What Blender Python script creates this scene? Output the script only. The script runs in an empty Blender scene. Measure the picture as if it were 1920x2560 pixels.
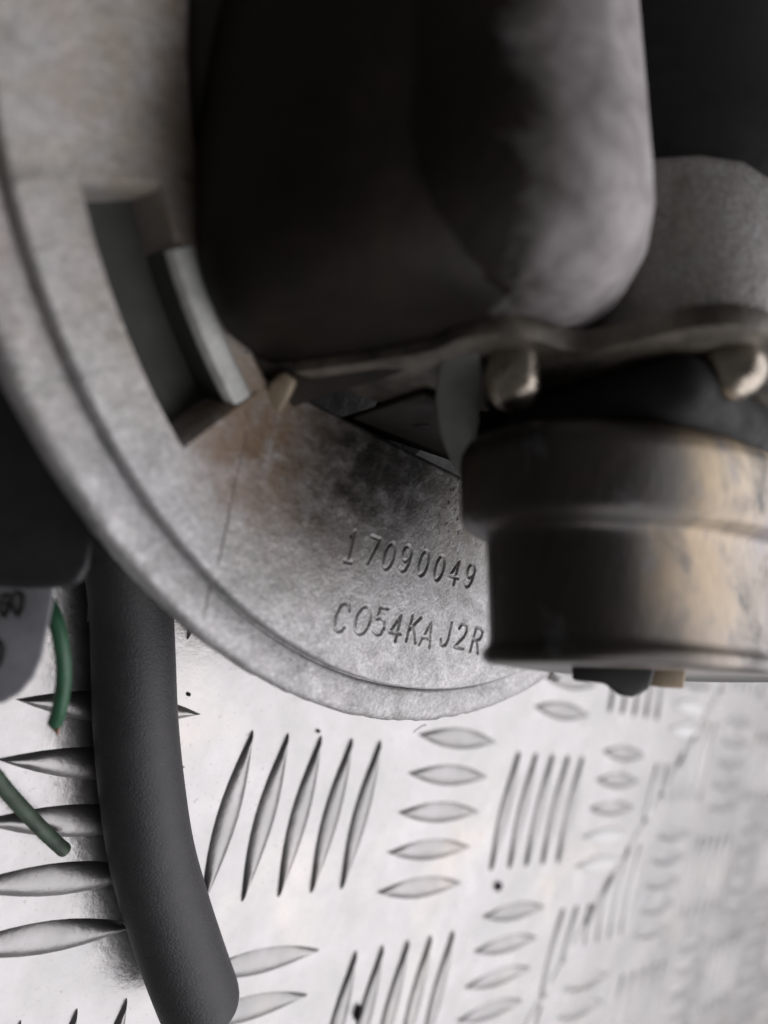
import bpy, bmesh, math, random
import numpy as np
from mathutils import Vector, Matrix

random.seed(4)
rng = np.random.default_rng(4)
scene = bpy.context.scene
MM = 0.001                                     # everything below is written in millimetres

# ------------------------------------------------------------------ camera
# rows: the world axes (X away over the plate, Y across, Z up) seen in camera axes (right, down, forward)
CM = np.array([[0.6570900, 0.2618287, 0.7068794],
               [0.2627430, -0.9584844, 0.1107868],
               [0.7065401, 0.1129307, -0.6986042]])
CC = np.array([-75.5714, 30.3566, 74.9104])    # camera position, mm
cam = bpy.data.cameras.new('camera')
cam_o = bpy.data.objects.new('camera', cam)
scene.collection.objects.link(cam_o)
right, down, fwd = CM[:, 0], CM[:, 1], CM[:, 2]
m = Matrix(((right[0], -down[0], -fwd[0], CC[0] * MM),
            (right[1], -down[1], -fwd[1], CC[1] * MM),
            (right[2], -down[2], -fwd[2], CC[2] * MM),
            (0, 0, 0, 1)))
cam_o.matrix_world = m
cam.sensor_fit = 'VERTICAL'
cam.sensor_height = 36.0
cam.lens = 36.0 * 1921 / 2560
cam.clip_start = 0.002
cam.clip_end = 20.0
cam.dof.use_dof = True
cam.dof.focus_distance = 0.0825
cam.dof.aperture_fstop = 13.8
scene.camera = cam_o

# ------------------------------------------------------------------ light: a workshop with one big bright window / door ahead
world = bpy.data.worlds.new('World')
scene.world = world
world.use_nodes = True
bg = world.node_tree.nodes['Background']
bg.inputs[0].default_value = (1.0, 0.97, 0.93, 1)
bg.inputs[1].default_value = 0.085


def area(name, loc, target, sx, sy, power, col):
    l = bpy.data.lights.new(name, 'AREA')
    l.shape = 'RECTANGLE'
    l.size, l.size_y = sx, sy
    l.energy = power
    l.color = col
    o = bpy.data.objects.new(name, l)
    scene.collection.objects.link(o)
    o.location = loc
    d = Vector(target) - Vector(loc)
    o.rotation_euler = d.to_track_quat('-Z', 'Y').to_euler()
    return o


area('window_light', (0.84, -0.20, 1.04), (0, 0.02, 0), 3.0, 1.68, 39, (1.0, 0.975, 1.0))

scene.view_settings.view_transform = 'Standard'
scene.view_settings.look = 'None'
scene.view_settings.exposure = 0.0
scene.view_settings.gamma = 1.0
scene.view_settings.use_curve_mapping = False

# ------------------------------------------------------------------ places
# u, v are measured on a 1659 px wide print of the view; depth or height turns them into a place in the scene
KU = 1920 / 1659


def ray(u, v):
    return CM @ np.array([(u * KU - 960) / 1921, (v * KU - 1280) / 1921, 1.0])


def at_depth(u, v, z):
    return CC + z * ray(u, v)


def at_height(u, v, h):
    d = ray(u, v)
    return CC + d * ((h - CC[2]) / d[2])


AXC = np.array([-12.96, 80.38])                # axis of the round flange
# tilted frame of the motor on top of the flange (x, along its axis, z)
LF = np.array([[0.99464674, 0.10332854, -0.00103568],
               [-0.10004002, 0.96038423, -0.26010406],
               [-0.02588153, 0.25881527, 0.96558004]])
LP = np.array([-25.0, 45.0, 40.0])


def loc(x, y, z):
    return LP + LF.T @ np.array([x, y, z], float)


# ------------------------------------------------------------------ mesh helpers
def obj(name, verts, faces, mat, parent=None, origin=(0, 0, 0), smooth=True, sharp=38, bevel=0, seg=2, sub=0):
    o3 = np.array(origin, float)
    V = [tuple((np.array(p, float) - o3) * MM) for p in verts]
    me = bpy.data.meshes.new(name)
    bm = bmesh.new()
    bv = [bm.verts.new(p) for p in V]
    for f in faces:
        try:
            bm.faces.new([bv[i] for i in f])
        except ValueError:
            pass
    bmesh.ops.remove_doubles(bm, verts=bm.verts, dist=1e-7)
    bmesh.ops.recalc_face_normals(bm, faces=bm.faces)
    if bevel:
        es = [e for e in bm.edges if len(e.link_faces) == 2 and e.calc_face_angle(0) > math.radians(30)]
        bmesh.ops.bevel(bm, geom=es, offset=bevel * MM, segments=seg, profile=0.5, affect='EDGES', clamp_overlap=True)
    if smooth:
        for f in bm.faces:
            f.smooth = True
        for e in bm.edges:
            if len(e.link_faces) == 2 and e.calc_face_angle(0) > math.radians(sharp):
                e.smooth = False
    bm.to_mesh(me)
    bm.free()
    me.materials.append(mat)
    ob = bpy.data.objects.new(name, me)
    scene.collection.objects.link(ob)
    if parent is not None:
        ob.parent = parent
    else:
        ob.location = tuple(o3 * MM)
    if sub:
        md = ob.modifiers.new('sub', 'SUBSURF')
        md.levels = md.render_levels = sub
    return ob


def thing(name, label, cat, origin, group=None):
    e = bpy.data.objects.new(name, None)
    scene.collection.objects.link(e)
    e.location = tuple(np.array(origin, float) * MM)
    e.empty_display_size = 0.005
    tag(e, label, cat, group)
    return e


def tag(o, label, cat, group=None):
    o['label'] = label
    o['category'] = cat
    if group:
        o['group'] = group
    return o


def lathe(profile, center, n=192, a0=0, a1=360, axis=None):
    """profile [(r, z)], about a vertical axis; axis=(origin, ex, ez, ea) for another one"""
    V, F = [], []
    full = abs(a1 - a0 - 360) < 1e-6
    cols = n if full else n + 1
    for i in range(cols):
        a = math.radians(a0 + (a1 - a0) * i / n)
        for r, z in profile:
            if axis is None:
                V.append((center[0] + r * math.cos(a), center[1] + r * math.sin(a), z))
            else:
                o, ex, ez, ea = axis
                V.append(tuple(o + ex * r * math.cos(a) + ez * r * math.sin(a) + ea * z))
    k = len(profile)
    for i in range(n):
        j = (i + 1) % cols
        for q in range(k - 1):
            F.append((i * k + q, j * k + q, j * k + q + 1, i * k + q + 1))
    return V, F


def local_axis(x, z):
    return (loc(x, 0, z), LF[0], LF[2], LF[1])


def tube(pts, rad, n=16, cap=True):
    pts = [np.array(p, float) for p in pts]
    if np.isscalar(rad):
        rad = [rad] * len(pts)
    V, F = [], []
    up = np.array([0.13, 0.21, 0.97])
    for i, p in enumerate(pts):
        t = pts[min(i + 1, len(pts) - 1)] - pts[max(i - 1, 0)]
        t /= np.linalg.norm(t)
        s = np.cross(t, up)
        s /= np.linalg.norm(s)
        w = np.cross(s, t)
        for k in range(n):
            a = 2 * math.pi * k / n
            V.append(p + rad[i] * (s * math.cos(a) + w * math.sin(a)))
    for i in range(len(pts) - 1):
        for k in range(n):
            F.append((i * n + k, i * n + (k + 1) % n, (i + 1) * n + (k + 1) % n, (i + 1) * n + k))
    if cap:
        F.append(tuple(range(n))[::-1])
        F.append(tuple((len(pts) - 1) * n + k for k in range(n)))
    return V, F


def spline(pts, n):
    P = [np.array(p, float) for p in pts]
    P = [2 * P[0] - P[1]] + P + [2 * P[-1] - P[-2]]
    out = []
    segs = len(P) - 3
    for i in range(n + 1):
        t = i / n * segs
        k = min(int(t), segs - 1)
        t -= k
        a, b, c, d = P[k:k + 4]
        out.append(0.5 * (2 * b + (c - a) * t + (2 * a - 5 * b + 4 * c - d) * t * t + (3 * b - a - 3 * c + d) * t ** 3))
    return out


def slab(poly, thick):
    """polygon of 3D points, thickened along the vector thick"""
    n = len(poly)
    t = np.array(thick, float)
    V = [np.array(p, float) for p in poly] + [np.array(p, float) + t for p in poly]
    F = [tuple(range(n)), tuple(range(2 * n - 1, n - 1, -1))]
    for i in range(n):
        j = (i + 1) % n
        F.append((i, j, n + j, n + i))
    return V, F


def box(a, b, tr=None):
    V = [(x, y, z) for x in (a[0], b[0]) for y in (a[1], b[1]) for z in (a[2], b[2])]
    if tr:
        V = [tr(*p) for p in V]
    F = [(0, 1, 3, 2), (4, 6, 7, 5), (0, 4, 5, 1), (2, 3, 7, 6), (0, 2, 6, 4), (1, 5, 7, 3)]
    return V, F


# ------------------------------------------------------------------ materials
def nodes_of(name):
    mt = bpy.data.materials.new(name)
    mt.use_nodes = True
    nt = mt.node_tree
    return mt, nt, nt.nodes['Principled BSDF']


def N(nt, kind, **kw):
    n = nt.nodes.new(kind)
    for k, v in kw.items():
        setattr(n, k, v)
    return n


def noise(nt, co, scale, detail=4, rough=0.6, dist=0.0):
    n = N(nt, 'ShaderNodeTexNoise')
    n.inputs['Scale'].default_value = scale
    n.inputs['Detail'].default_value = detail
    n.inputs['Roughness'].default_value = rough
    n.inputs['Distortion'].default_value = dist
    nt.links.new(co, n.inputs['Vector'])
    return n.outputs[0]


def ramp(nt, fac, stops):
    r = N(nt, 'ShaderNodeValToRGB')
    el = r.color_ramp.elements
    while len(el) < len(stops):
        el.new(0.5)
    for e, (p, c) in zip(el, stops):
        e.position = p
        e.color = c if len(c) == 4 else (*c, 1)
    nt.links.new(fac, r.inputs[0])
    return r.outputs[0]


def mix(nt, fac, a, b, blend='MIX'):
    n = N(nt, 'ShaderNodeMix', data_type='RGBA', blend_type=blend)
    for s, v in ((0, fac), (6, a), (7, b)):
        if hasattr(v, 'is_output'):
            nt.links.new(v, n.inputs[s])
        else:
            n.inputs[s].default_value = v if s == 0 else (*v, 1)
    return n.outputs[2]


def bump(nt, b, h, strength, dist, prev=None):
    n = N(nt, 'ShaderNodeBump')
    n.inputs['Strength'].default_value = strength
    n.inputs['Distance'].default_value = dist
    nt.links.new(h, n.inputs['Height'])
    if prev is not None:
        nt.links.new(prev, n.inputs['Normal'])
    nt.links.new(n.outputs[0], b.inputs['Normal'])
    return n.outputs[0]


def g(v):
    return (v, v, v)


def coords(nt, scale=(1, 1, 1)):
    t = N(nt, 'ShaderNodeTexCoord')
    mp = N(nt, 'ShaderNodeMapping')
    mp.inputs['Scale'].default_value = scale
    nt.links.new(t.outputs['Object'], mp.inputs['Vector'])
    return mp.outputs[0]


def spot(nt, co, center, r0, r1):
    """1 inside r0, 0 outside r1 (metres, object space)"""
    d = N(nt, 'ShaderNodeVectorMath', operation='DISTANCE')
    nt.links.new(co, d.inputs[0])
    d.inputs[1].default_value = center
    mr = N(nt, 'ShaderNodeMapRange')
    mr.inputs[1].default_value = r0
    mr.inputs[2].default_value = r1
    mr.inputs[3].default_value = 1
    mr.inputs[4].default_value = 0
    nt.links.new(d.outputs['Value'], mr.inputs[0])
    return mr.outputs[0]


def mul(nt, a, b):
    n = N(nt, 'ShaderNodeMath', operation='MULTIPLY')
    for i, v in enumerate((a, b)):
        if hasattr(v, 'is_output'):
            nt.links.new(v, n.inputs[i])
        else:
            n.inputs[i].default_value = v
    return n.outputs[0]


def cast_alu(name, tone=1.0, stains_and_shade=(), specks=(), ring=False, metallic=0.6, rough=0.5, grime=0.5):
    mt, nt, b = nodes_of(name)
    co = coords(nt)
    c = ramp(nt, noise(nt, co, 260, 6, 0.7, 0.4), [(0.30, g(0.30 * tone)), (0.48, g(0.43 * tone)), (0.62, (0.50 * tone, 0.49 * tone, 0.50 * tone)), (0.8, g(0.60 * tone))])
    fine = ramp(nt, noise(nt, co, 2600, 3, 0.7), [(0.3, g(0.50)), (0.7, g(1.2))])
    c = mix(nt, 0.75, c, fine, 'MULTIPLY')
    blot = ramp(nt, noise(nt, co, 260, 6, 0.7, 0.5), [(0.54, g(0)), (0.70, g(1))])
    c = mix(nt, mul(nt, blot, grime), c, (0.20 * tone, 0.195 * tone, 0.205 * tone))
    for cen, r0, r1, col, k in stains_and_shade:
        ms = mul(nt, spot(nt, co, cen, r0, r1), ramp(nt, noise(nt, co, 420, 5, 0.6, 0.2), [(0.25, g(0)), (0.60, g(1))]))
        c = mix(nt, mul(nt, ms, k), c, col)
    if ring:
        edge = mul(nt, spot(nt, co, (0, 0, 0.022), 0.0440, 0.0480), spot(nt, co, (-0.041, -0.018, 0.022), 0.010, 0.024))
        edge = mul(nt, edge, ramp(nt, noise(nt, co, 420, 5, 0.65), [(0.25, g(0.2)), (0.65, g(1))]))
        c = mix(nt, mul(nt, edge, 0.9), c, (0.17, 0.115, 0.075))
    for cen, r0, r1 in specks:
        dots = mul(nt, spot(nt, co, cen, r0, r1), ramp(nt, noise(nt, co, 1300, 2, 0.5), [(0.60, g(0)), (0.66, g(1))]))
        c = mix(nt, dots, c, (0.02, 0.018, 0.015))
    nt.links.new(c, b.inputs['Base Color'])
    b.inputs['Metallic'].default_value = metallic
    r = ramp(nt, noise(nt, co, 500, 4), [(0.3, g(rough - 0.1)), (0.7, g(rough + 0.12))])
    nt.links.new(r, b.inputs['Roughness'])
    p = bump(nt, b, noise(nt, co, 1500, 4, 0.7), 0.55, 0.00022)
    bump(nt, b, noise(nt, co, 300, 3, 0.5), 0.35, 0.0005, p)
    return mt


BROWN = (0.20, 0.125, 0.075)
M_face = cast_alu('cast_aluminium_face', 1.1, [
    ((-0.0255, -0.0385, 0.022), 0.002, 0.010, BROWN, 0.8),
    ((-0.0285, -0.0375, 0.022), 0.001, 0.006, (0.13, 0.08, 0.05), 0.8),
    ((-0.0270, -0.0415, 0.022), 0.0005, 0.006, (0.15, 0.09, 0.055), 0.7),
    ((-0.0180, -0.0400, 0.022), 0.002, 0.014, (0.24, 0.15, 0.08), 0.6),
    ((-0.0135, -0.0385, 0.022), 0.003, 0.0105, (0.045, 0.043, 0.042), 0.95),  # cast shadow painted on the face, left of the cap
    ((-0.0070, -0.0375, 0.022), 0.002, 0.0095, (0.05, 0.048, 0.045), 0.95),  # the same painted shadow, continued towards the cap
    ((-0.0380, -0.0250, 0.022), 0.002, 0.014, BROWN, 0.45),
    ((-0.0420, -0.0180, 0.022), 0.006, 0.024, (0.40, 0.345, 0.285), 0.65),
    ((-0.0330, -0.0330, 0.022), 0.003, 0.012, (0.34, 0.28, 0.215), 0.6),
    ((0.0040, -0.0370, 0.022), 0.001, 0.010, (0.16, 0.13, 0.07), 0.7)],
    specks=[((0.0030, -0.0370, 0.022), 0.003, 0.007)], ring=True)
M_rim = cast_alu('cast_aluminium_rim', 1.0, [((-0.052, -0.032, 0.02), 0.004, 0.02, (0.25, 0.17, 0.12), 0.4)])
M_cast = cast_alu('cast_aluminium_body', 0.75, [((-0.015, -0.02, 0.04), 0.005, 0.03, (0.2, 0.14, 0.08), 0.4)], metallic=0.35, rough=0.45, grime=0.8)
M_oily = cast_alu('oil_stained_casting', 0.5, [], metallic=0.2, rough=0.42, grime=0.9)


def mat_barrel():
    # black-brown casting, blending to light grey along one flank
    mt, nt, b = nodes_of('black_brown_casting')
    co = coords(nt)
    brown_tone = ramp(nt, noise(nt, co, 160, 5, 0.65), [(0.3, (0.004, 0.003, 0.0023)), (0.7, (0.013, 0.0095, 0.0065))])
    grey_tone = ramp(nt, noise(nt, co, 300, 6, 0.7, 0.5), [(0.3, (0.22, 0.20, 0.20)), (0.7, (0.46, 0.43, 0.44))])
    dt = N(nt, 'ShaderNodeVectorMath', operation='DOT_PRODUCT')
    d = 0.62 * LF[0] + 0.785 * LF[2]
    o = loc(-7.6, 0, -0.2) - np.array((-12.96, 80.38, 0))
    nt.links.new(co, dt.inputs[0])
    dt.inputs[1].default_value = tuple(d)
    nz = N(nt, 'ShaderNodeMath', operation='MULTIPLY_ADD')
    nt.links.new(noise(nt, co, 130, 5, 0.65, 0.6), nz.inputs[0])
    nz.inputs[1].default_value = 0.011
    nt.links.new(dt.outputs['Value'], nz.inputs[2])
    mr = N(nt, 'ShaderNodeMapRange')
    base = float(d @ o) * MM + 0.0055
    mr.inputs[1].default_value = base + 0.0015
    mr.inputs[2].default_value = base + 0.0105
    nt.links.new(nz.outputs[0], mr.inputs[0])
    nt.links.new(mix(nt, mr.outputs[0], brown_tone, grey_tone), b.inputs['Base Color'])
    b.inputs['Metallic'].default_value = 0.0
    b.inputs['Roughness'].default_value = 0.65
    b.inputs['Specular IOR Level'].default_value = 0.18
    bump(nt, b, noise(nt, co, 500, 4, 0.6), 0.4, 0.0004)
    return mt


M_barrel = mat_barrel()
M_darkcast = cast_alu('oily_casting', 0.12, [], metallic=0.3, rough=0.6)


def plain(name, col, metallic=0.0, rough=0.5, nscale=800, bumpd=0.0001, strength=0.3, var=0.25):
    mt, nt, b = nodes_of(name)
    co = coords(nt)
    c0 = tuple(x * (1 - var) for x in col)
    c1 = tuple(min(1, x * (1 + var)) for x in col)
    nt.links.new(ramp(nt, noise(nt, co, nscale * 0.4, 5), [(0.3, c0), (0.7, c1)]), b.inputs['Base Color'])
    b.inputs['Metallic'].default_value = metallic
    nt.links.new(ramp(nt, noise(nt, co, nscale * 0.6, 3), [(0.3, g(max(0.05, rough - 0.08))), (0.7, g(rough + 0.1))]), b.inputs['Roughness'])
    bump(nt, b, noise(nt, co, nscale, 3), strength, bumpd)
    return mt


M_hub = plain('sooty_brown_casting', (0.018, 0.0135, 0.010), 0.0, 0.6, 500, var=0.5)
M_slot = plain('shaded_slot', (0.055, 0.058, 0.053), 0.2, 0.6, 500)  # recess shade put into this dark colour, for slot floor and wall
M_black = plain('black_plastic', (0.012, 0.012, 0.014), 0, 0.45)
M_flatblack = plain('sooty_black_paint', (0.010, 0.010, 0.011), 0, 0.8)
M_machined = plain('machined_ledge', (0.56, 0.57, 0.55), 0.2, 0.62, 700, 0.0003, 0.5)
M_bolt = plain('zinc_bolt', (0.36, 0.32, 0.27), 1.0, 0.30, 700, 0.0002, 0.4, var=0.5)
M_sheet = plain('gasket_sheet', (0.105, 0.092, 0.075), 0.4, 0.45, 700, 0.0003, 0.5, var=0.75)
M_leg = plain('bracket_leg', (0.20, 0.21, 0.195), 0.3, 0.55, 500)
M_tan = plain('sandy_casting', (0.26, 0.21, 0.15), 0.4, 0.55, 700)
M_tab = plain('grey_plastic', (0.20, 0.20, 0.22), 0, 0.5, 500)
M_ink = plain('black_ink', (0.012, 0.012, 0.014), 0, 0.5)
M_green = plain('green_insulation', (0.020, 0.088, 0.042), 0, 0.45, 900)
M_greendirty = plain('dirty_green_insulation', (0.055, 0.085, 0.058), 0, 0.6, 900, var=0.5)
M_copper = plain('copper_strand', (0.35, 0.16, 0.08), 1, 0.4)
M_crumb = plain('dirt', (0.02, 0.018, 0.02), 0, 0.8)
M_ridge = plain('dark_casting_line', (0.24, 0.22, 0.21), 0.4, 0.6)


def mat_rubber():
    mt, nt, b = nodes_of('black_rubber')
    co = coords(nt)
    c = ramp(nt, noise(nt, co, 500, 5, 0.7), [(0.3, (0.018, 0.018, 0.021)), (0.7, (0.030, 0.029, 0.032))])
    specks = ramp(nt, noise(nt, co, 4200, 2), [(0.66, g(0)), (0.74, g(1))])
    c = mix(nt, mul(nt, specks, 0.45), c, (0.16, 0.15, 0.13))
    nt.links.new(c, b.inputs['Base Color'])
    b.inputs['Roughness'].default_value = 0.52
    p = bump(nt, b, noise(nt, co, 4200, 3, 0.65), 0.7, 0.00012)
    bump(nt, b, noise(nt, co, 900, 2, 0.5), 0.06, 0.0003, p)
    return mt


def mat_plate(name='bright_aluminium_plate', k=1.0, metal=0.78, r0=0.24, r1=0.38):
    mt, nt, b = nodes_of(name)
    t = N(nt, 'ShaderNodeNewGeometry')
    co = t.outputs['Position']
    c = ramp(nt, noise(nt, co, 60, 6, 0.65, 0.3), [(0.3, g(0.32 * k)), (0.6, (0.39 * k, 0.382 * k, 0.385 * k)), (0.8, g(0.44 * k))])
    pits = ramp(nt, noise(nt, co, 1700, 3, 0.55), [(0.63, g(0)), (0.69, g(1))])
    big = ramp(nt, noise(nt, co, 70, 3, 0.5), [(0.42, g(0)), (0.60, g(1))])
    c = mix(nt, mul(nt, mul(nt, pits, big), 0.7), c, (0.22, 0.20, 0.18))
    tan = ramp(nt, noise(nt, co, 38, 4, 0.6), [(0.55, g(0)), (0.75, g(1))])
    c = mix(nt, mul(nt, tan, 0.30), c, (0.60, 0.52, 0.43))
    # hairline scratches
    wv = N(nt, 'ShaderNodeTexVoronoi', feature='DISTANCE_TO_EDGE')
    wv.inputs['Scale'].default_value = 42
    ds = N(nt, 'ShaderNodeMapping')
    ds.inputs['Rotation'].default_value = (0, 0, 0.75)
    ds.inputs['Scale'].default_value = (0.45, 2.6, 1)
    nt.links.new(co, ds.inputs[0])
    nt.links.new(ds.outputs[0], wv.inputs['Vector'])
    scr = ramp(nt, wv.outputs['Distance'], [(0.0, g(1)), (0.012, g(0))])
    brk = ramp(nt, noise(nt, co, 110, 3), [(0.52, g(0)), (0.6, g(1))])
    scr = mul(nt, scr, brk)
    c = mix(nt, mul(nt, scr, 0.35), c, (0.35, 0.34, 0.33))
    nt.links.new(c, b.inputs['Base Color'])
    b.inputs['Metallic'].default_value = metal
    r = ramp(nt, noise(nt, co, 240, 5, 0.7), [(0.3, g(r0)), (0.7, g(r1))])
    nt.links.new(r, b.inputs['Roughness'])
    p = bump(nt, b, noise(nt, co, 700, 4, 0.6), 0.25, 0.0003)
    p = bump(nt, b, noise(nt, co, 60, 2, 0.5), 0.25, 0.0012, p)
    return mt


def mat_steel():
    mt, nt, b = nodes_of('stained_turned_steel')
    co = coords(nt)
    c = ramp(nt, noise(nt, co, 110, 5, 0.6), [(0.3, g(0.018)), (0.7, (0.045, 0.040, 0.036))])
    br = ramp(nt, noise(nt, co, 70, 4, 0.6, 0.5), [(0.42, g(0)), (0.60, g(1))])
    c = mix(nt, mul(nt, br, 0.4), c, (0.05, 0.038, 0.022))
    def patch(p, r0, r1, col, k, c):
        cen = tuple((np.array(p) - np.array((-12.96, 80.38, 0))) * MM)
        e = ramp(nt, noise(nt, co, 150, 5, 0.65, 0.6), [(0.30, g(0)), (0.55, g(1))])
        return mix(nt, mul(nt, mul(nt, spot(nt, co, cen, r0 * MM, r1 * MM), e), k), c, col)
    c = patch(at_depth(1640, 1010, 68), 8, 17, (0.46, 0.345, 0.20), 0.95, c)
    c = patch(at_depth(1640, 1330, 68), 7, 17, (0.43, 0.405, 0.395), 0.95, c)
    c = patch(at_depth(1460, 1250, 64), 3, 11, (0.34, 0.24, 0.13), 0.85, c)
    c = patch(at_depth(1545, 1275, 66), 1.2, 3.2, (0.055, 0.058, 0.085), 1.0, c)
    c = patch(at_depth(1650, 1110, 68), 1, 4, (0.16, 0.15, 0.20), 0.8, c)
    dk = ramp(nt, noise(nt, co, 190, 4, 0.6, 0.3), [(0.60, g(0)), (0.70, g(1))])
    c = mix(nt, mul(nt, dk, 0.6), c, (0.12, 0.12, 0.14))
    # drawn lines along the axis
    co2 = coords(nt, (1, 0.05, 1))
    ln = noise(nt, co2, 3000, 2, 0.5)
    c = mix(nt, 0.6, c, ramp(nt, ln, [(0.3, g(0.7)), (0.7, g(1.15))]), 'MULTIPLY')
    nt.links.new(c, b.inputs['Base Color'])
    b.inputs['Metallic'].default_value = 0.45
    b.inputs['Roughness'].default_value = 0.36
    bump(nt, b, ln, 0.3, 0.0001)
    return mt


M_rubber = mat_rubber()
M_plate = mat_plate()
M_bar = mat_plate('rubbed_aluminium_bar', 0.78, 0.85, 0.30, 0.44)
M_steel = mat_steel()

# ------------------------------------------------------------------ tread plates (the bench top)
PITCH, BARS, BARL, BARW, BARH = 31.02, 6.0, 21.62, 3.5, 0.60


def bar_mesh():
    V, F = [], []
    n = 10
    rings = [(1.0, 1.0, -0.02), (0.985, 0.88, 0.26), (0.965, 0.70, 0.55), (0.93, 0.50, 0.78), (0.88, 0.28, 0.94), (0.80, 0.06, 1.0)]
    for sl, sw, h in rings:
        for i in range(2 * n):
            if i < n:
                t, s = -1 + 2 * i / n, 1
            else:
                t, s = 1 - 2 * (i - n) / n, -1
            w = (1 - abs(t) ** 1.9)
            V.append((t * sl * BARL / 2, s * w * sw * BARW / 2, h * BARH))
    k = 2 * n
    for q in range(len(rings) - 1):
        for i in range(k):
            F.append((q * k + i, q * k + (i + 1) % k, (q + 1) * k + (i + 1) % k, (q + 1) * k + i))
    F.append(tuple((len(rings) - 1) * k + i for i in range(k)))
    return V, F


SEAM0, SEAMD = np.array([76.8, -42.1]), np.array([64.7, 72.4]) / np.hypot(64.7, 72.4)
SEAMN = np.array([SEAMD[1], -SEAMD[0]])        # towards the far sheet


def plate(name, poly, z, thick, label):
    P = [np.array([x, y, z]) for x, y in poly]
    V, F = slab(P, (0, 0, -thick))
    o = obj(name, V, F, M_plate, smooth=False)
    o['kind'] = 'structure'
    o['label'] = label
    return o


e0, e1 = SEAM0 - SEAMD * 900, SEAM0 + SEAMD * 900
i0, i1 = e0 + SEAMN * 25, e1 + SEAMN * 25
plate1 = plate('tread_plate', [tuple(i0), tuple(i1), (-700, 700), (-700, -700)], 0.0, 2.0, 'bright aluminium five-bar tread plate under the machine')
Z2 = 0.16
far = SEAMN * 900
plate2 = plate('tread_plate', [tuple(e0), tuple(e0 + far), tuple(e1 + far), tuple(e1)], Z2, 0.14, 'second sheet of tread plate lapped over the first along a slanting edge')
bv, bf = bar_mesh()
proto = obj('raised_bar', bv, bf, M_bar, parent=plate1, sharp=60)
bar_data = proto.data
bpy.data.objects.remove(proto)


def in_view(p, margin):
    c = CM.T @ (np.array(p) - CC)
    if c[2] < 5:
        return False
    x, y = 960 + 1921 * c[0] / c[2], 1280 + 1921 * c[1] / c[2]
    return -margin < x < 1920 + margin and -margin < y < 2560 + margin


def bars(sheet, z, shift, side):
    cand = []
    for i in range(-8, 16):
        for j in range(-8, 9):
            horiz = (i + j) % 2 != 0
            for k in range(-2, 3):
                x = i * PITCH + shift[0] + (0 if horiz else k * BARS)
                y = -j * PITCH + shift[1] + (k * BARS if horiz else 0)
                d = (np.array([x, y]) - SEAM0) @ SEAMN
                if (side < 0 and d > 12) or (side > 0 and d < -10):
                    continue
                if abs(x) > 500 or abs(y) > 300:
                    continue
                cand.append((np.linalg.norm(np.array([x, y, z]) - CC), x, y, horiz, d))
    cand.sort(key=lambda c: (not in_view((c[1], c[2], z), 260), c[0]))
    rest_v, rest_f = [], []
    for q, (_, x, y, horiz, d) in enumerate(cand):
        ang = 0 if horiz else math.pi / 2
        if q < 220:
            me = bar_data
            if abs(d) < 12.5:
                bm = bmesh.new()
                bm.from_mesh(bar_data)
                R = Matrix.Rotation(ang, 4, 'Z')
                nl = R.inverted() @ Vector((SEAMN[0], SEAMN[1], 0)) * side
                bmesh.ops.bisect_plane(bm, geom=bm.verts[:] + bm.edges[:] + bm.faces[:], plane_co=-nl * (d * side * MM), plane_no=nl, clear_inner=True)
                bmesh.ops.holes_fill(bm, edges=[e for e in bm.edges if e.is_boundary])
                if len(bm.faces) < 3:
                    bm.free()
                    continue
                me = bpy.data.meshes.new('raised_bar')
                bm.to_mesh(me)
                bm.free()
            o = bpy.data.objects.new('raised_bar', me)
            scene.collection.objects.link(o)
            o.parent = sheet
            o.location = (x * MM, y * MM, z * MM)
            o.scale = (1, 1, 1 if side < 0 else 0.75)
            o.rotation_euler = (0, 0, ang + random.uniform(-0.012, 0.012))
        elif d * side > 12:
            ca, sa = math.cos(ang), math.sin(ang)
            b0 = len(rest_v)
            rest_v += [(x + ca * p[0] - sa * p[1], y + sa * p[0] + ca * p[1], z + p[2]) for p in bv]
            rest_f += [tuple(b0 + t for t in f) for f in bf]
    if rest_v:
        o = obj('raised_bars_beyond_view', rest_v, rest_f, M_bar, parent=sheet, sharp=60)
        o['kind'] = 'stuff'


bars(plate1, 0.0, (0, 0), -1)
bars(plate2, Z2, (7.0, 12.0), 1)

# ------------------------------------------------------------------ the machine
ORG = (AXC[0], AXC[1], 0.0)
machine = thing('engine_part', 'grey cast aluminium engine part with stamped round flange and motor on top', 'engine part', ORG)


def mpart(name, VF, mat, **kw):
    par = kw.pop('parent', machine)
    return obj(name, VF[0], VF[1], mat, parent=par, origin=ORG, **kw)


R_OUT, R_STEP, R_BORE, CHORD = 62.0, 58.2, 44.0, 34.9
Z_RIM, Z_FACE = 21.35, 22.25

# rim with a rough cast outer edge
prof = [(56.5, 20.8), (58.42, 20.8), (58.47, 21.0), (58.52, 21.2), (58.75, Z_RIM), (61.2, Z_RIM), (61.7, 21.2), (61.95, 20.8), (62.0, 20.3),
        (61.95, 18.6), (61.4, 17.9), (60.0, 17.4), (58.5, 15.5), (57.5, 12.0), (50.0, 11.0)]
V, F = lathe(prof, AXC, 420)
V = [np.array(p, float) for p in V]
k = len(prof)
ph = np.cumsum(rng.normal(0, 1, 420))
ph = ph - np.linspace(ph[0], ph[-1], 420)
jit = rng.normal(0, 0.05, 420)
for i in range(420):
    for q in range(3, 10):
        p = V[i * k + q]
        rr = p[:2] - AXC
        p[:2] = AXC + rr * (1 + (0.04 * math.sin(i * 0.9) + jit[i] + 0.02 * ph[i] / 5) / 62 * (1 if q in (7, 8) else 0.4))
mpart('flange_rim', (V, F), M_rim, sharp=50)

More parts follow.
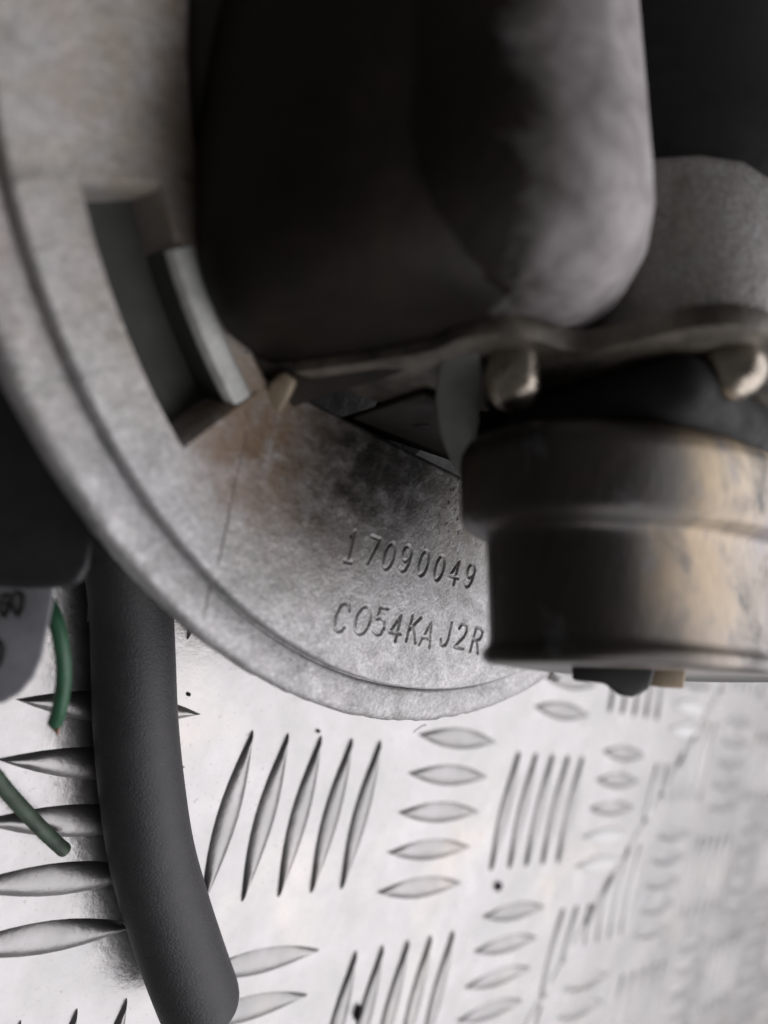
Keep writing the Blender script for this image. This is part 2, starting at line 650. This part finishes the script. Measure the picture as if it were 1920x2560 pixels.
# stamped characters as strokes in a 1 x 1 box
GL = {
    '1': [[(.25, .80), (.5, 1), (.5, 0)], [(.2, 0), (.8, 0)]],
    '7': [[(.1, 1), (.9, 1), (.45, 0)]],
    '0': [[(.5 + .42 * math.sin(a), .5 + .5 * math.cos(a)) for a in np.linspace(0, 2 * math.pi, 19)]],
    'O': [[(.5 + .5 * math.sin(a), .5 + .5 * math.cos(a)) for a in np.linspace(0, 2 * math.pi, 19)]],
    '9': [[(.5 + .40 * math.sin(a), .70 + .30 * math.cos(a)) for a in np.linspace(0, 2 * math.pi, 15)], [(.9, .70), (.88, .35), (.72, .08), (.45, 0), (.2, .1)]],
    '4': [[(.65, 0), (.65, 1), (.05, .30), (.95, .30)]],
    'C': [[(.9, .78), (.75, .96), (.5, 1), (.22, .92), (.08, .65), (.06, .35), (.2, .08), (.5, 0), (.75, .05), (.9, .2)]],
    '5': [[(.85, 1), (.2, 1), (.14, .55), (.45, .64), (.78, .54), (.9, .30), (.75, .06), (.45, 0), (.1, .12)]],
    'K': [[(.12, 1), (.12, 0)], [(.9, 1), (.12, .42)], [(.38, .60), (.92, 0)]],
    'A': [[(.02, 0), (.5, 1), (.98, 0)], [(.2, .33), (.8, .33)]],
    'J': [[(.8, 1), (.8, .25), (.65, .04), (.4, 0), (.15, .08), (.08, .28)]],
    '2': [[(.1, .78), (.25, .96), (.5, 1), (.8, .93), (.88, .72), (.75, .48), (.35, .22), (.08, 0), (.95, 0)]],
    'R': [[(.12, 0), (.12, 1), (.6, 1), (.85, .88), (.88, .72), (.75, .56), (.5, .5), (.12, .5)], [(.5, .5), (.92, 0)]],
}
Z5 = lambda x, y: ((x / 1.8433 + 500) / KU, (y / 1.8433 + 1200) / KU)
ROWS = [('1', 698, 305, 1.5, 3.0, .75), ('7', 793, 325, 1.6, 2.6, .6), ('0', 872, 350, 1.65, 2.65, .75), ('9', 948, 362, 1.65, 2.65, .85), ('0', 1030, 383, 1.65, 2.65, .9),
        ('0', 1103, 405, 1.65, 2.65, 1.0), ('4', 1175, 425, 1.7, 2.65, 1.1), ('9', 1243, 440, 1.65, 2.65, 1.2),
        ('C', 655, 630, 1.8, 2.8, .8), ('O', 752, 645, 2.0, 2.75, .75), ('5', 833, 650, 1.8, 2.75, .8), ('4', 905, 680, 1.9, 2.75, 1.1), ('K', 985, 685, 1.9, 2.75, 1.0),
        ('A', 1050, 707, 1.9, 2.75, .75), ('J', 1135, 707, 1.8, 2.75, 1.0), ('2', 1205, 718, 1.9, 2.75, 1.1), ('R', 1275, 738, 1.9, 2.85, 1.4)]
segs = []
for ch, x, y, w, h, dep in ROWS:
    c = at_height(*Z5(x, y), Z_FACE)
    rot = random.uniform(-0.05, 0.05)
    for st in GL[ch]:
        pts = []
        for (a, b) in st:
            px, py = (a - .5) * w, (b - .5) * h
            pts.append((c[0] + px * math.cos(rot) - py * math.sin(rot), c[1] + px * math.sin(rot) + py * math.cos(rot)))
        for p, q in zip(pts[:-1], pts[1:]):
            segs.append((*p, *q, dep))
segs = np.array(segs)


def stamp_depth(xy):
    d = np.full(len(xy), 9.0)
    dep = np.ones(len(xy))
    for x0, y0, x1, y1, k_ in segs:
        e = np.array([x1 - x0, y1 - y0])
        t = np.clip(((xy - (x0, y0)) @ e) / max(e @ e, 1e-9), 0, 1)
        dd = np.hypot(xy[:, 0] - x0 - t * e[0], xy[:, 1] - y0 - t * e[1])
        nearer = dd < d
        d = np.where(nearer, dd, d)
        dep = np.where(nearer, k_, dep)
    w = 0.185
    groove = -0.26 * dep * np.clip(1 - d / w, 0, 1) ** 0.8
    burr = 0.035 * dep * np.exp(-((d - 0.30) / 0.08) ** 2)
    return np.where(d < w, groove, burr)


def r_in(th):
    s = math.sin(th)
    return min(R_BORE, CHORD / -s) if s < 0 else R_BORE


# the face: top skin, bore wall, step wall; the slot is left open
SL0, SL1, SLI, SLO = math.radians(-148), math.radians(-127), 46.0, 53.7
V, F = [], []


def strip(ths, ra, rb, nr, stamped=False, rnd_in=0.0, rnd_out=0.0):
    """top skin between ra(th) and rb(th)"""
    b0 = len(V)
    P = []
    for th in ths:
        a, b = ra(th), rb(th)
        for q in range(nr + 1):
            r = a + (b - a) * q / nr
            P.append((AXC[0] + r * math.cos(th), AXC[1] + r * math.sin(th)))
    P = np.array(P)
    h = stamp_depth(P) if stamped else np.zeros(len(P))
    V.extend(np.column_stack([P, Z_FACE + h]).tolist())
    n = nr + 1
    for i in range(len(ths) - 1):
        for q in range(nr):
            F.append((b0 + i * n + q, b0 + i * n + q + 1, b0 + (i + 1) * n + q + 1, b0 + (i + 1) * n + q))


def wall(pts_top, steps):
    """pts_top list of (x,y); steps list of (outward offset fn not used, z)"""
    b0 = len(V)
    n = len(steps)
    for (x, y, nx, ny) in pts_top:
        for off, z in steps:
            V.append((x + nx * off, y + ny * off, z))
    for i in range(len(pts_top) - 1):
        for q in range(n - 1):
            F.append((b0 + i * n + q, b0 + i * n + q + 1, b0 + (i + 1) * n + q + 1, b0 + (i + 1) * n + q))


def lin(a, b, n):
    return [a + (b - a) * i / n for i in range(n + 1)]


EDGE = 0.45
tA, tB = math.radians(-109.5), math.radians(-70)
ri = lambda th: r_in(th) + EDGE
ro = lambda th: R_STEP - 0.25
strip(lin(tA, tB, 330), ri, ro, 235, True)
strip(lin(tB, math.radians(180) + SL0 + math.radians(32), 130), ri, ro, 3)           # far right and round the back
strip(lin(math.radians(64), math.radians(212), 110), ri, ro, 3)
strip(lin(SL0, SL1, 60), ri, lambda th: SLI + 1.6 * max(0.0, min(1.0, (SL0 + 0.105 - th) / 0.012)), 2)
strip(lin(SL0, SL1, 60), lambda th: SLO, ro, 2)
strip(lin(SL1, tA, 60), ri, ro, 8)
allth = lin(math.radians(-148), math.radians(212), 600)
bore = []
for th in allth:
    r = r_in(th)
    bore.append((AXC[0] + r * math.cos(th), AXC[1] + r * math.sin(th), math.cos(th), math.sin(th)))
wall(bore, [(EDGE, Z_FACE), (0.2, Z_FACE - 0.06), (0.05, Z_FACE - 0.2), (0, Z_FACE - 0.5), (0.0, 8.0)])
outer = [(AXC[0] + R_STEP * math.cos(t), AXC[1] + R_STEP * math.sin(t), math.cos(t), math.sin(t)) for t in allth]
wall(outer, [(-0.25, Z_FACE), (-0.08, Z_FACE - 0.08), (0, Z_FACE - 0.3), (0.12, 20.7), (0.12, 20.2)])
# slot walls
ths = lin(SL0, SL1, 60)
wall([(AXC[0] + SLO * math.cos(t), AXC[1] + SLO * math.sin(t), math.cos(t), math.sin(t)) for t in ths], [(0, Z_FACE), (-0.3, 9.0)])
for t in (SL0, SL1):
    sgn = -1 if t == SL0 else 1
    wall([(AXC[0] + r * math.cos(t), AXC[1] + r * math.sin(t), -math.sin(t) * sgn, math.cos(t) * sgn) for r in lin(SLI, SLO, 6)], [(0, Z_FACE), (-0.6, Z_FACE - 0.6), (-0.8, 9.0)])
face = mpart('flange_face', (V, F), M_face, sharp=50)

# lit ledge down the inner side of the slot
V, F = [], []
ths = lin(SL0 + 0.10, SL1 - 0.004, 40)
pr = [(SLI - 0.1, Z_FACE - 0.2), (SLI + 0.1, Z_FACE + 0.05), (SLI + 0.5, Z_FACE + 0.15), (SLI + 1.2, Z_FACE + 0.08), (SLI + 1.75, Z_FACE - 0.2), (SLI + 2.0, Z_FACE - 0.8), (SLI + 1.95, Z_FACE - 1.2)]
for t in ths:
    for r, z in pr:
        V.append((AXC[0] + r * math.cos(t), AXC[1] + r * math.sin(t), z))
k = len(pr)
for i in range(len(ths) - 1):
    for q in range(k - 1):
        F.append((i * k + q, i * k + q + 1, (i + 1) * k + q + 1, (i + 1) * k + q))
F.append(tuple(range(k)))
mpart('slot_ledge', (V, F), M_machined, parent=face)
V, F = [], []
for t in ths:
    for r, z in ((SLI + 1.95, Z_FACE - 1.1), (SLI + 1.7, Z_FACE - 3), (SLI + 1.2, 9.0)):
        V.append((AXC[0] + r * math.cos(t), AXC[1] + r * math.sin(t), z))
for i in range(len(ths) - 1):
    for q in range(2):
        F.append((i * 3 + q, i * 3 + q + 1, (i + 1) * 3 + q + 1, (i + 1) * 3 + q))
mpart('slot_wall', (V, F), M_slot, parent=face)
V, F = [], []
sth = lin(SL0 - 0.03, SL1 + 0.03, 40)
for t in sth:
    for r, z in ((SLI - 0.2, Z_FACE - 4.4), (SLI + 4, Z_FACE - 4.9), (SLO + 0.5, Z_FACE - 4.4)):
        V.append((AXC[0] + r * math.cos(t), AXC[1] + r * math.sin(t), z))
for i in range(40):
    for q in range(2):
        F.append((i * 3 + q, i * 3 + q + 1, (i + 1) * 3 + q + 1, (i + 1) * 3 + q))
mpart('slot_floor', (V, F), M_slot, parent=face)
# inner wall of the slot above the ledge end
V, F = [], []
ths = lin(SL0 - 0.002, SL0 + 0.10, 4)
for t in ths:
    for r, z in ((SLI + 1.6, Z_FACE), (SLI + 1.6, 9.0)):
        V.append((AXC[0] + r * math.cos(t), AXC[1] + r * math.sin(t), z))
for i in range(4):
    F.append((2 * i, 2 * i + 1, 2 * i + 3, 2 * i + 2))
mpart('slot_wall', (V, F), M_face, parent=face)

# casting line running out over the face and rim
V, F = tube(spline([at_height(535, 930, Z_FACE + 0.02), at_height(505, 1060, Z_FACE), at_height(487, 1150, Z_FACE), at_height(470, 1222, Z_FACE - 0.03)], 16), [0.05 + 0.05 * i / 16 for i in range(17)], 6)
mpart('casting_line', (V, F), M_ridge, parent=face)
V, F = tube(spline([at_height(462, 1245, Z_RIM - 0.02), at_height(448, 1295, Z_RIM), at_height(437, 1342, Z_RIM - 0.05)], 8), 0.07, 6)
mpart('casting_line', (V, F), M_ridge, parent=face)
# lug where the rim is nicked
p = at_height(1196, 1450, 19.8)
V, F = tube([p + (-1.2, 0.5, 0), p, p + (0.9, 0.9, 0.1)], [1.1, 1.5, 1.2], 10)
mpart('rim_lug', (V, F), M_rim)
V, F = tube(spline([at_height(1194, 1432, 21.5), at_height(1194, 1450, 21.6), at_height(1186, 1468, 20.9)], 8), 0.16, 6)
mpart('casting_line', (V, F), M_ridge)

# floor of the bore, body under the flange
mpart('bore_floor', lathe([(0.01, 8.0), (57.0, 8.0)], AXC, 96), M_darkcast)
mpart('lower_body', lathe([(0.01, 0.05), (38, 0.05), (41, 1.0), (42, 3.0), (42, 9.0), (48, 11.6), (56.8, 12.2)], AXC, 128), M_flatblack)

# corner post where the ring wall meets the straight edge
c = at_depth(602, 848, 64.0)
V, F = slab([at_depth(556, 868, 64.2), at_depth(580, 826, 63.4), at_depth(612, 798, 62.8), at_depth(646, 822, 63.2), at_depth(626, 862, 64), at_depth(604, 900, 65), at_depth(570, 890, 65)], ray(602, 848) * 5)
mpart('corner_post', (V, F), M_tan, bevel=0.8, seg=3)

# hub sweeping up out of the bore, left side
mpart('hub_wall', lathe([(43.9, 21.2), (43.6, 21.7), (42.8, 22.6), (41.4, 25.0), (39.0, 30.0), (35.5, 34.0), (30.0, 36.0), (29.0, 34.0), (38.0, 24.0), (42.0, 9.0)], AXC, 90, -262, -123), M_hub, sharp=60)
# motor barrel
ax = local_axis(-7.6, -0.2)
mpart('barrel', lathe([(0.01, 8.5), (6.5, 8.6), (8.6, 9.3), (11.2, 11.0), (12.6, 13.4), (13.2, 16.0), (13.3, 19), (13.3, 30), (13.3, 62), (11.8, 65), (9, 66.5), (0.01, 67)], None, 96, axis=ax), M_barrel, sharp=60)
ax2 = local_axis(-11.6, -7.2)
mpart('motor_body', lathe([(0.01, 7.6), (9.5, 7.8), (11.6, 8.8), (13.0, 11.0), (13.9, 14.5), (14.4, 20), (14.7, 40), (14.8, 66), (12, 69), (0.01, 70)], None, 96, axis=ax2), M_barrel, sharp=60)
# shoulder beside it
prof = [(4.0, -12), (2.9, 5.5), (4.2, 9.6), (6.6, 12.8), (10.0, 15.2), (15, 16.4), (31, 16.4), (31, -12)]
V, F = slab([loc(x, 8.65, z) for x, z in prof], LF[1] * 16.6)
mpart('shoulder', (V, F), M_cast, bevel=1.6, seg=4, sharp=60)
ax = local_axis(30.0, -2.0)
mpart('rear_shell', lathe([(0.01, 25.9), (20, 25.9), (22.0, 26.2), (23.0, 27), (23.2, 34), (22.7, 35), (22.7, 88), (20, 92), (0.01, 92)], None, 96, axis=ax), M_flatblack, sharp=60)

# thin plate between barrel and gear case, wavy outline
out = [(-13.6, -14.4), (-11.2, -8.6), (-9.3, -3.4), (-9.5, -0.6), (-8.3, 2.0), (-5.8, 3.5), (-3.2, 4.2), (-1.6, 5.0), (-0.8, 6.6), (-0.4, 9.4), (0.3, 12.8), (1.9, 15.2), (4.4, 16.5), (8.0, 17.2), (14, 18), (24, 18)]
crv = spline([np.array([x, 0, z]) for x, z in out], 70)
poly = [loc(p[0], 6.7, p[2]) for p in crv] + [loc(34, 6.7, 10), loc(34, 6.7, -12), loc(-4, 6.7, -14)]
V, F = slab(poly, LF[1] * 1.9)
mpart('gasket_plate', (V, F), M_sheet, bevel=0.2, seg=2)

# gear case below the plate
V, F = box((2.5, 1.5, -9), (32, 7.0, 12.5), loc)
mpart('gear_case', (V, F), M_flatblack, bevel=2.5, seg=3)


V, F = box((-4, 6.0, -19.3), (30, 6.6, -8.5), loc)  # dark sheet added to keep the opening behind the leg dark
mpart('dark_backing', (V, F), M_hub, bevel=0.4)


def bolt(x, z, r, y0, name='bolt'):
    axb = local_axis(x, z)
    b = mpart(name, lathe([(0.01, y0), (r * 0.3, y0 + 0.05 * r), (r * 0.6, y0 + 0.2 * r), (r * 0.85, y0 + 0.47 * r), (r * 0.97, y0 + 0.78 * r), (r, y0 + 1.1 * r), (r * 0.97, 7.3)], None, 32, axis=axb), M_bolt, sharp=60)
    return b


bolt(-3.8, 0.3, 2.25, 2.5)
bolt(7.5, 13.0, 2.6, 3.3)
bolt(4.9, 9.3, 0.7, 3.9)

# bracket leg and lug with a hole inside the opening
V, F = slab([at_depth(955, 752, 59.5), at_depth(1035, 742, 58.5), at_depth(1042, 800, 60), at_depth(1036, 900, 63), at_depth(1022, 1060, 70), at_depth(978, 1010, 69), at_depth(950, 940, 66), at_depth(940, 860, 63)], ray(985, 870) * 2.0)
mpart('bracket_leg', (V, F), M_leg, bevel=0.4)
hc = at_height(880, 915, 17.0)
ringv, ringf = lathe([(1.3, 0), (3.6, 0), (3.9, -0.3), (3.9, -1.5), (1.3, -1.5), (1.3, 0)], None, 40, axis=(hc, np.array([1, 0, 0.]), np.array([0, 1, 0.]), np.array([0, 0, 1.])))
mpart('lug', (ringv, ringf), M_darkcast)
V, F = slab([at_depth(880, 850, 72), at_depth(930, 845, 72), at_depth(935, 925, 73), at_depth(890, 925, 73)], ray(905, 885) * 3)
mpart('terminal', (V, F), M_black, bevel=0.6)
# stepped steel cap with a rolled lip
base = [(-4.5, -2.8), (-5.0, -1.0), (-4.9, 1.0), (-3.9, 3.6), (-1.6, 6.2), (2.4, 8.4), (8.0, 9.9), (15, 10.6), (24, 10.6), (33, 9.6), (39, 6), (39, -3), (30, -8), (14, -8.2), (2, -6.4), (-2.8, -4.4)]
base = [np.array([x, 0, z]) for x, z in base]
cl = spline(base + [base[0]], 96)[:-1]
cen = np.array([17, 0, 1.5])
nrm = []
for i, p in enumerate(cl):
    t = cl[(i + 1) % 96] - cl[i - 1]
    nn = np.array([-t[2], 0, t[0]])
    nn /= np.linalg.norm(nn)
    if nn @ (p - cen) < 0:
        nn = -nn
    nrm.append(nn)
sect = [(1.6, -6), (1.5, -2.5), (1.2, -0.6), (0.5, 0.5), (-0.3, 0.95), (-1.2, 1.05), (-5.2, 1.05), (-5.8, 0.9), (-6.2, 0.45), (-6.6, -0.3), (-6.9, -0.75), (-7.2, -0.9), (-7.8, -0.9),
        (-14.6, -0.9), (-15.2, -0.8), (-15.6, -0.45), (-15.9, -0.3), (-16.3, -0.35), (-16.6, -0.7), (-16.7, -1.3), (-16.6, -4), (-16.5, -7)]
V, F = [], []
for y, off in sect:
    for p, nn in zip(cl, nrm):
        q = p + nn * off if off > -2 else p + (cen - p) * min(0.9, -off / 14)
        V.append(loc(q[0], y + max(0.0, q[0]) * (0.13 + (y - 1.6) * 0.0088), q[2]))
k = 96
for s in range(len(sect) - 1):
    for i in range(k):
        F.append((s * k + i, s * k + (i + 1) % k, (s + 1) * k + (i + 1) % k, (s + 1) * k + i))
F.append(tuple(range(k)))
F.append(tuple((len(sect) - 1) * k + i for i in range(k)))
mpart('steel_cap', (V, F), M_steel, sharp=50)

# clip under the cap
dv = ray(1340, 1460) * 5
V, F = slab([at_depth(*p, 66) for p in ((1234, 1425), (1236, 1470), (1306, 1477), (1336, 1502), (1368, 1507), (1404, 1488), (1420, 1425))], dv)
mpart('plastic_clip', (V, F), M_black, bevel=0.25)
V, F = slab([at_depth(*p, 67.5) for p in ((1405, 1425), (1404, 1482), (1440, 1486), (1478, 1488), (1484, 1425))], dv)
mpart('terminal_tab', (V, F), M_tan, bevel=0.2)

# ------------------------------------------------------------------ connector at the left edge
corg = at_height(40, 1300, 0)
conn = thing('wire_connector', 'black plug with a grey rounded tab marked 60, left edge beside hose', 'connector', corg)


def cpart(name, VF, mat, **kw):
    par = kw.pop('parent', conn)
    return obj(name, VF[0], VF[1], mat, parent=par, origin=corg, **kw)


zb = 60
poly = [(-160, 700), (60, 790), (150, 960), (204, 1130), (203, 1180), (196, 1225), (182, 1258), (160, 1274), (60, 1276), (-160, 1262)]
V, F = slab([at_depth(u, v, zb) for u, v in poly], ray(20, 1000) * 9)
cpart('shell', (V, F), M_black, bevel=0.9, seg=3)
poly = [(-120, 1240), (118, 1258), (116, 1300), (104, 1360), (92, 1420), (74, 1464), (45, 1498), (10, 1518), (-40, 1528), (-120, 1530)]
V, F = slab([at_depth(u, v, 60.6) for u, v in poly], ray(0, 1390) * 3.2)
tabp = cpart('tab', (V, F), M_tab, bevel=0.35, seg=3)


def glyph(strokes, u0, v0, w, h, z):
    Vs, Fs = [], []
    for st in strokes:
        pts = spline([at_depth(u0 + (a - .5) * w, v0 - (b - .5) * h, z) for a, b in st], 4 * len(st))
        vv, ff = tube(pts, 0.22, 6)
        b0 = len(Vs)
        Vs += list(vv)
        Fs += [tuple(b0 + i for i in f) for f in ff]
    return Vs, Fs


six = [[(.85, .95), (.45, .9), (.15, .5), (.15, .2), (.4, 0), (.7, 0), (.9, .25), (.8, .5), (.5, .56), (.2, .4)]]
cpart('character', glyph(six, 12, 1307, 24, 44, 60.55), M_ink, parent=tabp)
cpart('character', glyph(GL['0'], 42, 1305, 26, 46, 60.55), M_ink, parent=tabp)
cpart('character', glyph(GL['0'], -4, 1412, 30, 52, 60.55), M_ink, parent=tabp)

# ------------------------------------------------------------------ hose and wires
ctr = [(250, 1030, 6), (268, 1180, 5.0), (284, 1310, 4.4), (289, 1420, 4.3), (294, 1560, 4.4), (307, 1700, 4.5), (330, 1850, 4.8), (370, 1990, 5.2), (404, 2090, 5.7), (440, 2185, 6.3)]
path = spline([at_height(u, v, h) for u, v, h in ctr], 90)
rads = [3.85 + 0.65 * min(1, i / 75) for i in range(len(path))]
for i, f in zip(range(-4, 0), (0.995, 0.985, 0.96, 0.90)):
    rads[i] *= f
V, F = tube(path, rads, 48, cap=False)
n0 = len(V)
# hollow end
endp, ends = path[-1], path[-1] - path[-2]
ends /= np.linalg.norm(ends)
k = 48
for rr, dd in ((0.72, 0.05), (0.66, -0.2), (0.64, -6)):
    for q in range(k):
        V.append(endp + (np.array(V[(len(path) - 1) * k + q]) - endp) * rr / 0.90 + ends * dd)
for s in range(3):
    a = (len(path) - 1 + s) * k
    for q in range(k):
        F.append((a + q, a + (q + 1) % k, a + k + (q + 1) % k, a + k + q))
F.append(tuple((len(path) + 2) * k + q for q in range(k)))
F.append(tuple(range(k))[::-1])
ho = obj('rubber_hose', V, F, M_rubber, origin=at_height(300, 1600, 0))
tag(ho, 'thick black rubber hose curving down over the tread plate from under flange', 'hose')

w1 = spline([at_depth(70, 1250, 66), at_depth(112, 1318, 65), at_depth(132, 1390, 65), at_depth(138, 1460, 66), at_depth(130, 1525, 67), at_depth(119, 1562, 68)], 40)
worg = at_height(119, 1562, 0)
wire = thing('green_wire', 'short clean green wire hanging straight down beside the grey tab', 'wire', worg, 'cut green wires')
obj('insulation', *tube(w1, 0.66, 16), M_green, parent=wire, origin=worg)
V, F = [], []
for dx, ln in ((-9, 12), (-4, 16), (1, 20), (5, 26), (9, 14)):
    a = at_depth(119 + dx, 1558, 68)
    b = at_depth(120 + dx * 0.8, 1562 + ln, 68)
    obj('strand', *tube([a, b], 0.13, 5), M_copper, parent=wire, origin=worg)
w2 = spline([at_height(-90, 1600, 3.0), at_height(-30, 1655, 2.6), at_height(20, 1715, 2.3), at_height(75, 1775, 2.0), at_height(115, 1815, 1.8), at_height(141, 1838, 1.7)], 40)
worg = at_height(141, 1838, 0)
wire2 = thing('green_wire', 'dirty green wire with cut copper end slanting in from left edge', 'wire', worg, 'cut green wires')
obj('insulation', *tube(w2, [0.72] * 38 + [0.74, 0.72, 0.66], 16), M_greendirty, parent=wire2, origin=worg)
dd = w2[-1] - w2[-2]
dd /= np.linalg.norm(dd)
obj('strand', *tube([w2[-1] - dd * 0.2, w2[-1] + dd * 0.06], 0.36, 10), M_copper, parent=wire2, origin=worg)


# ------------------------------------------------------------------ crumbs of dirt and a fibre
def crumb(u, v, r, label, stretch=(1, 1, 0.7)):
    p = at_height(u, v, r * stretch[2] * 0.8)
    bm = bmesh.new()
    bmesh.ops.create_icosphere(bm, subdivisions=2, radius=r)
    for vv in bm.verts:
        vv.co = Vector((vv.co.x * stretch[0], vv.co.y * stretch[1], vv.co.z * stretch[2])) * random.uniform(0.75, 1.2)
    V = [np.array(vv.co) + p for vv in bm.verts]
    F = [tuple(x.index for x in f.verts) for f in bm.faces]
    bm.free()
    o = obj('dirt_crumb', V, F, M_crumb, origin=at_height(u, v, 0))
    tag(o, label, 'dirt', 'dirt crumbs on the tread plate')


crumb(1079, 1916, 0.7, 'black dirt crumb lying alone between bar groups on the tread plate', (0.9, 1.3, 0.7))
crumb(776, 2190, 0.65, 'dark dirt crumb wedged between bars at the bottom edge', (0.8, 1.9, 0.8))
crumb(408, 1500, 0.25, 'tiny dark speck on the plate right of the hose')
crumb(688, 1580, 0.3, 'tiny dark speck on the plate just below the flange rim')
fb = obj('fibre', *tube(spline([at_height(893, 1582, 12), at_height(903, 1574, 13), at_height(914, 1567, 14), at_height(921, 1566, 14.5)], 12), 0.06, 5), M_ink, origin=at_height(905, 1575, 12))
tag(fb, 'thin dark fibre hanging from the lowest point of the flange rim', 'fibre')
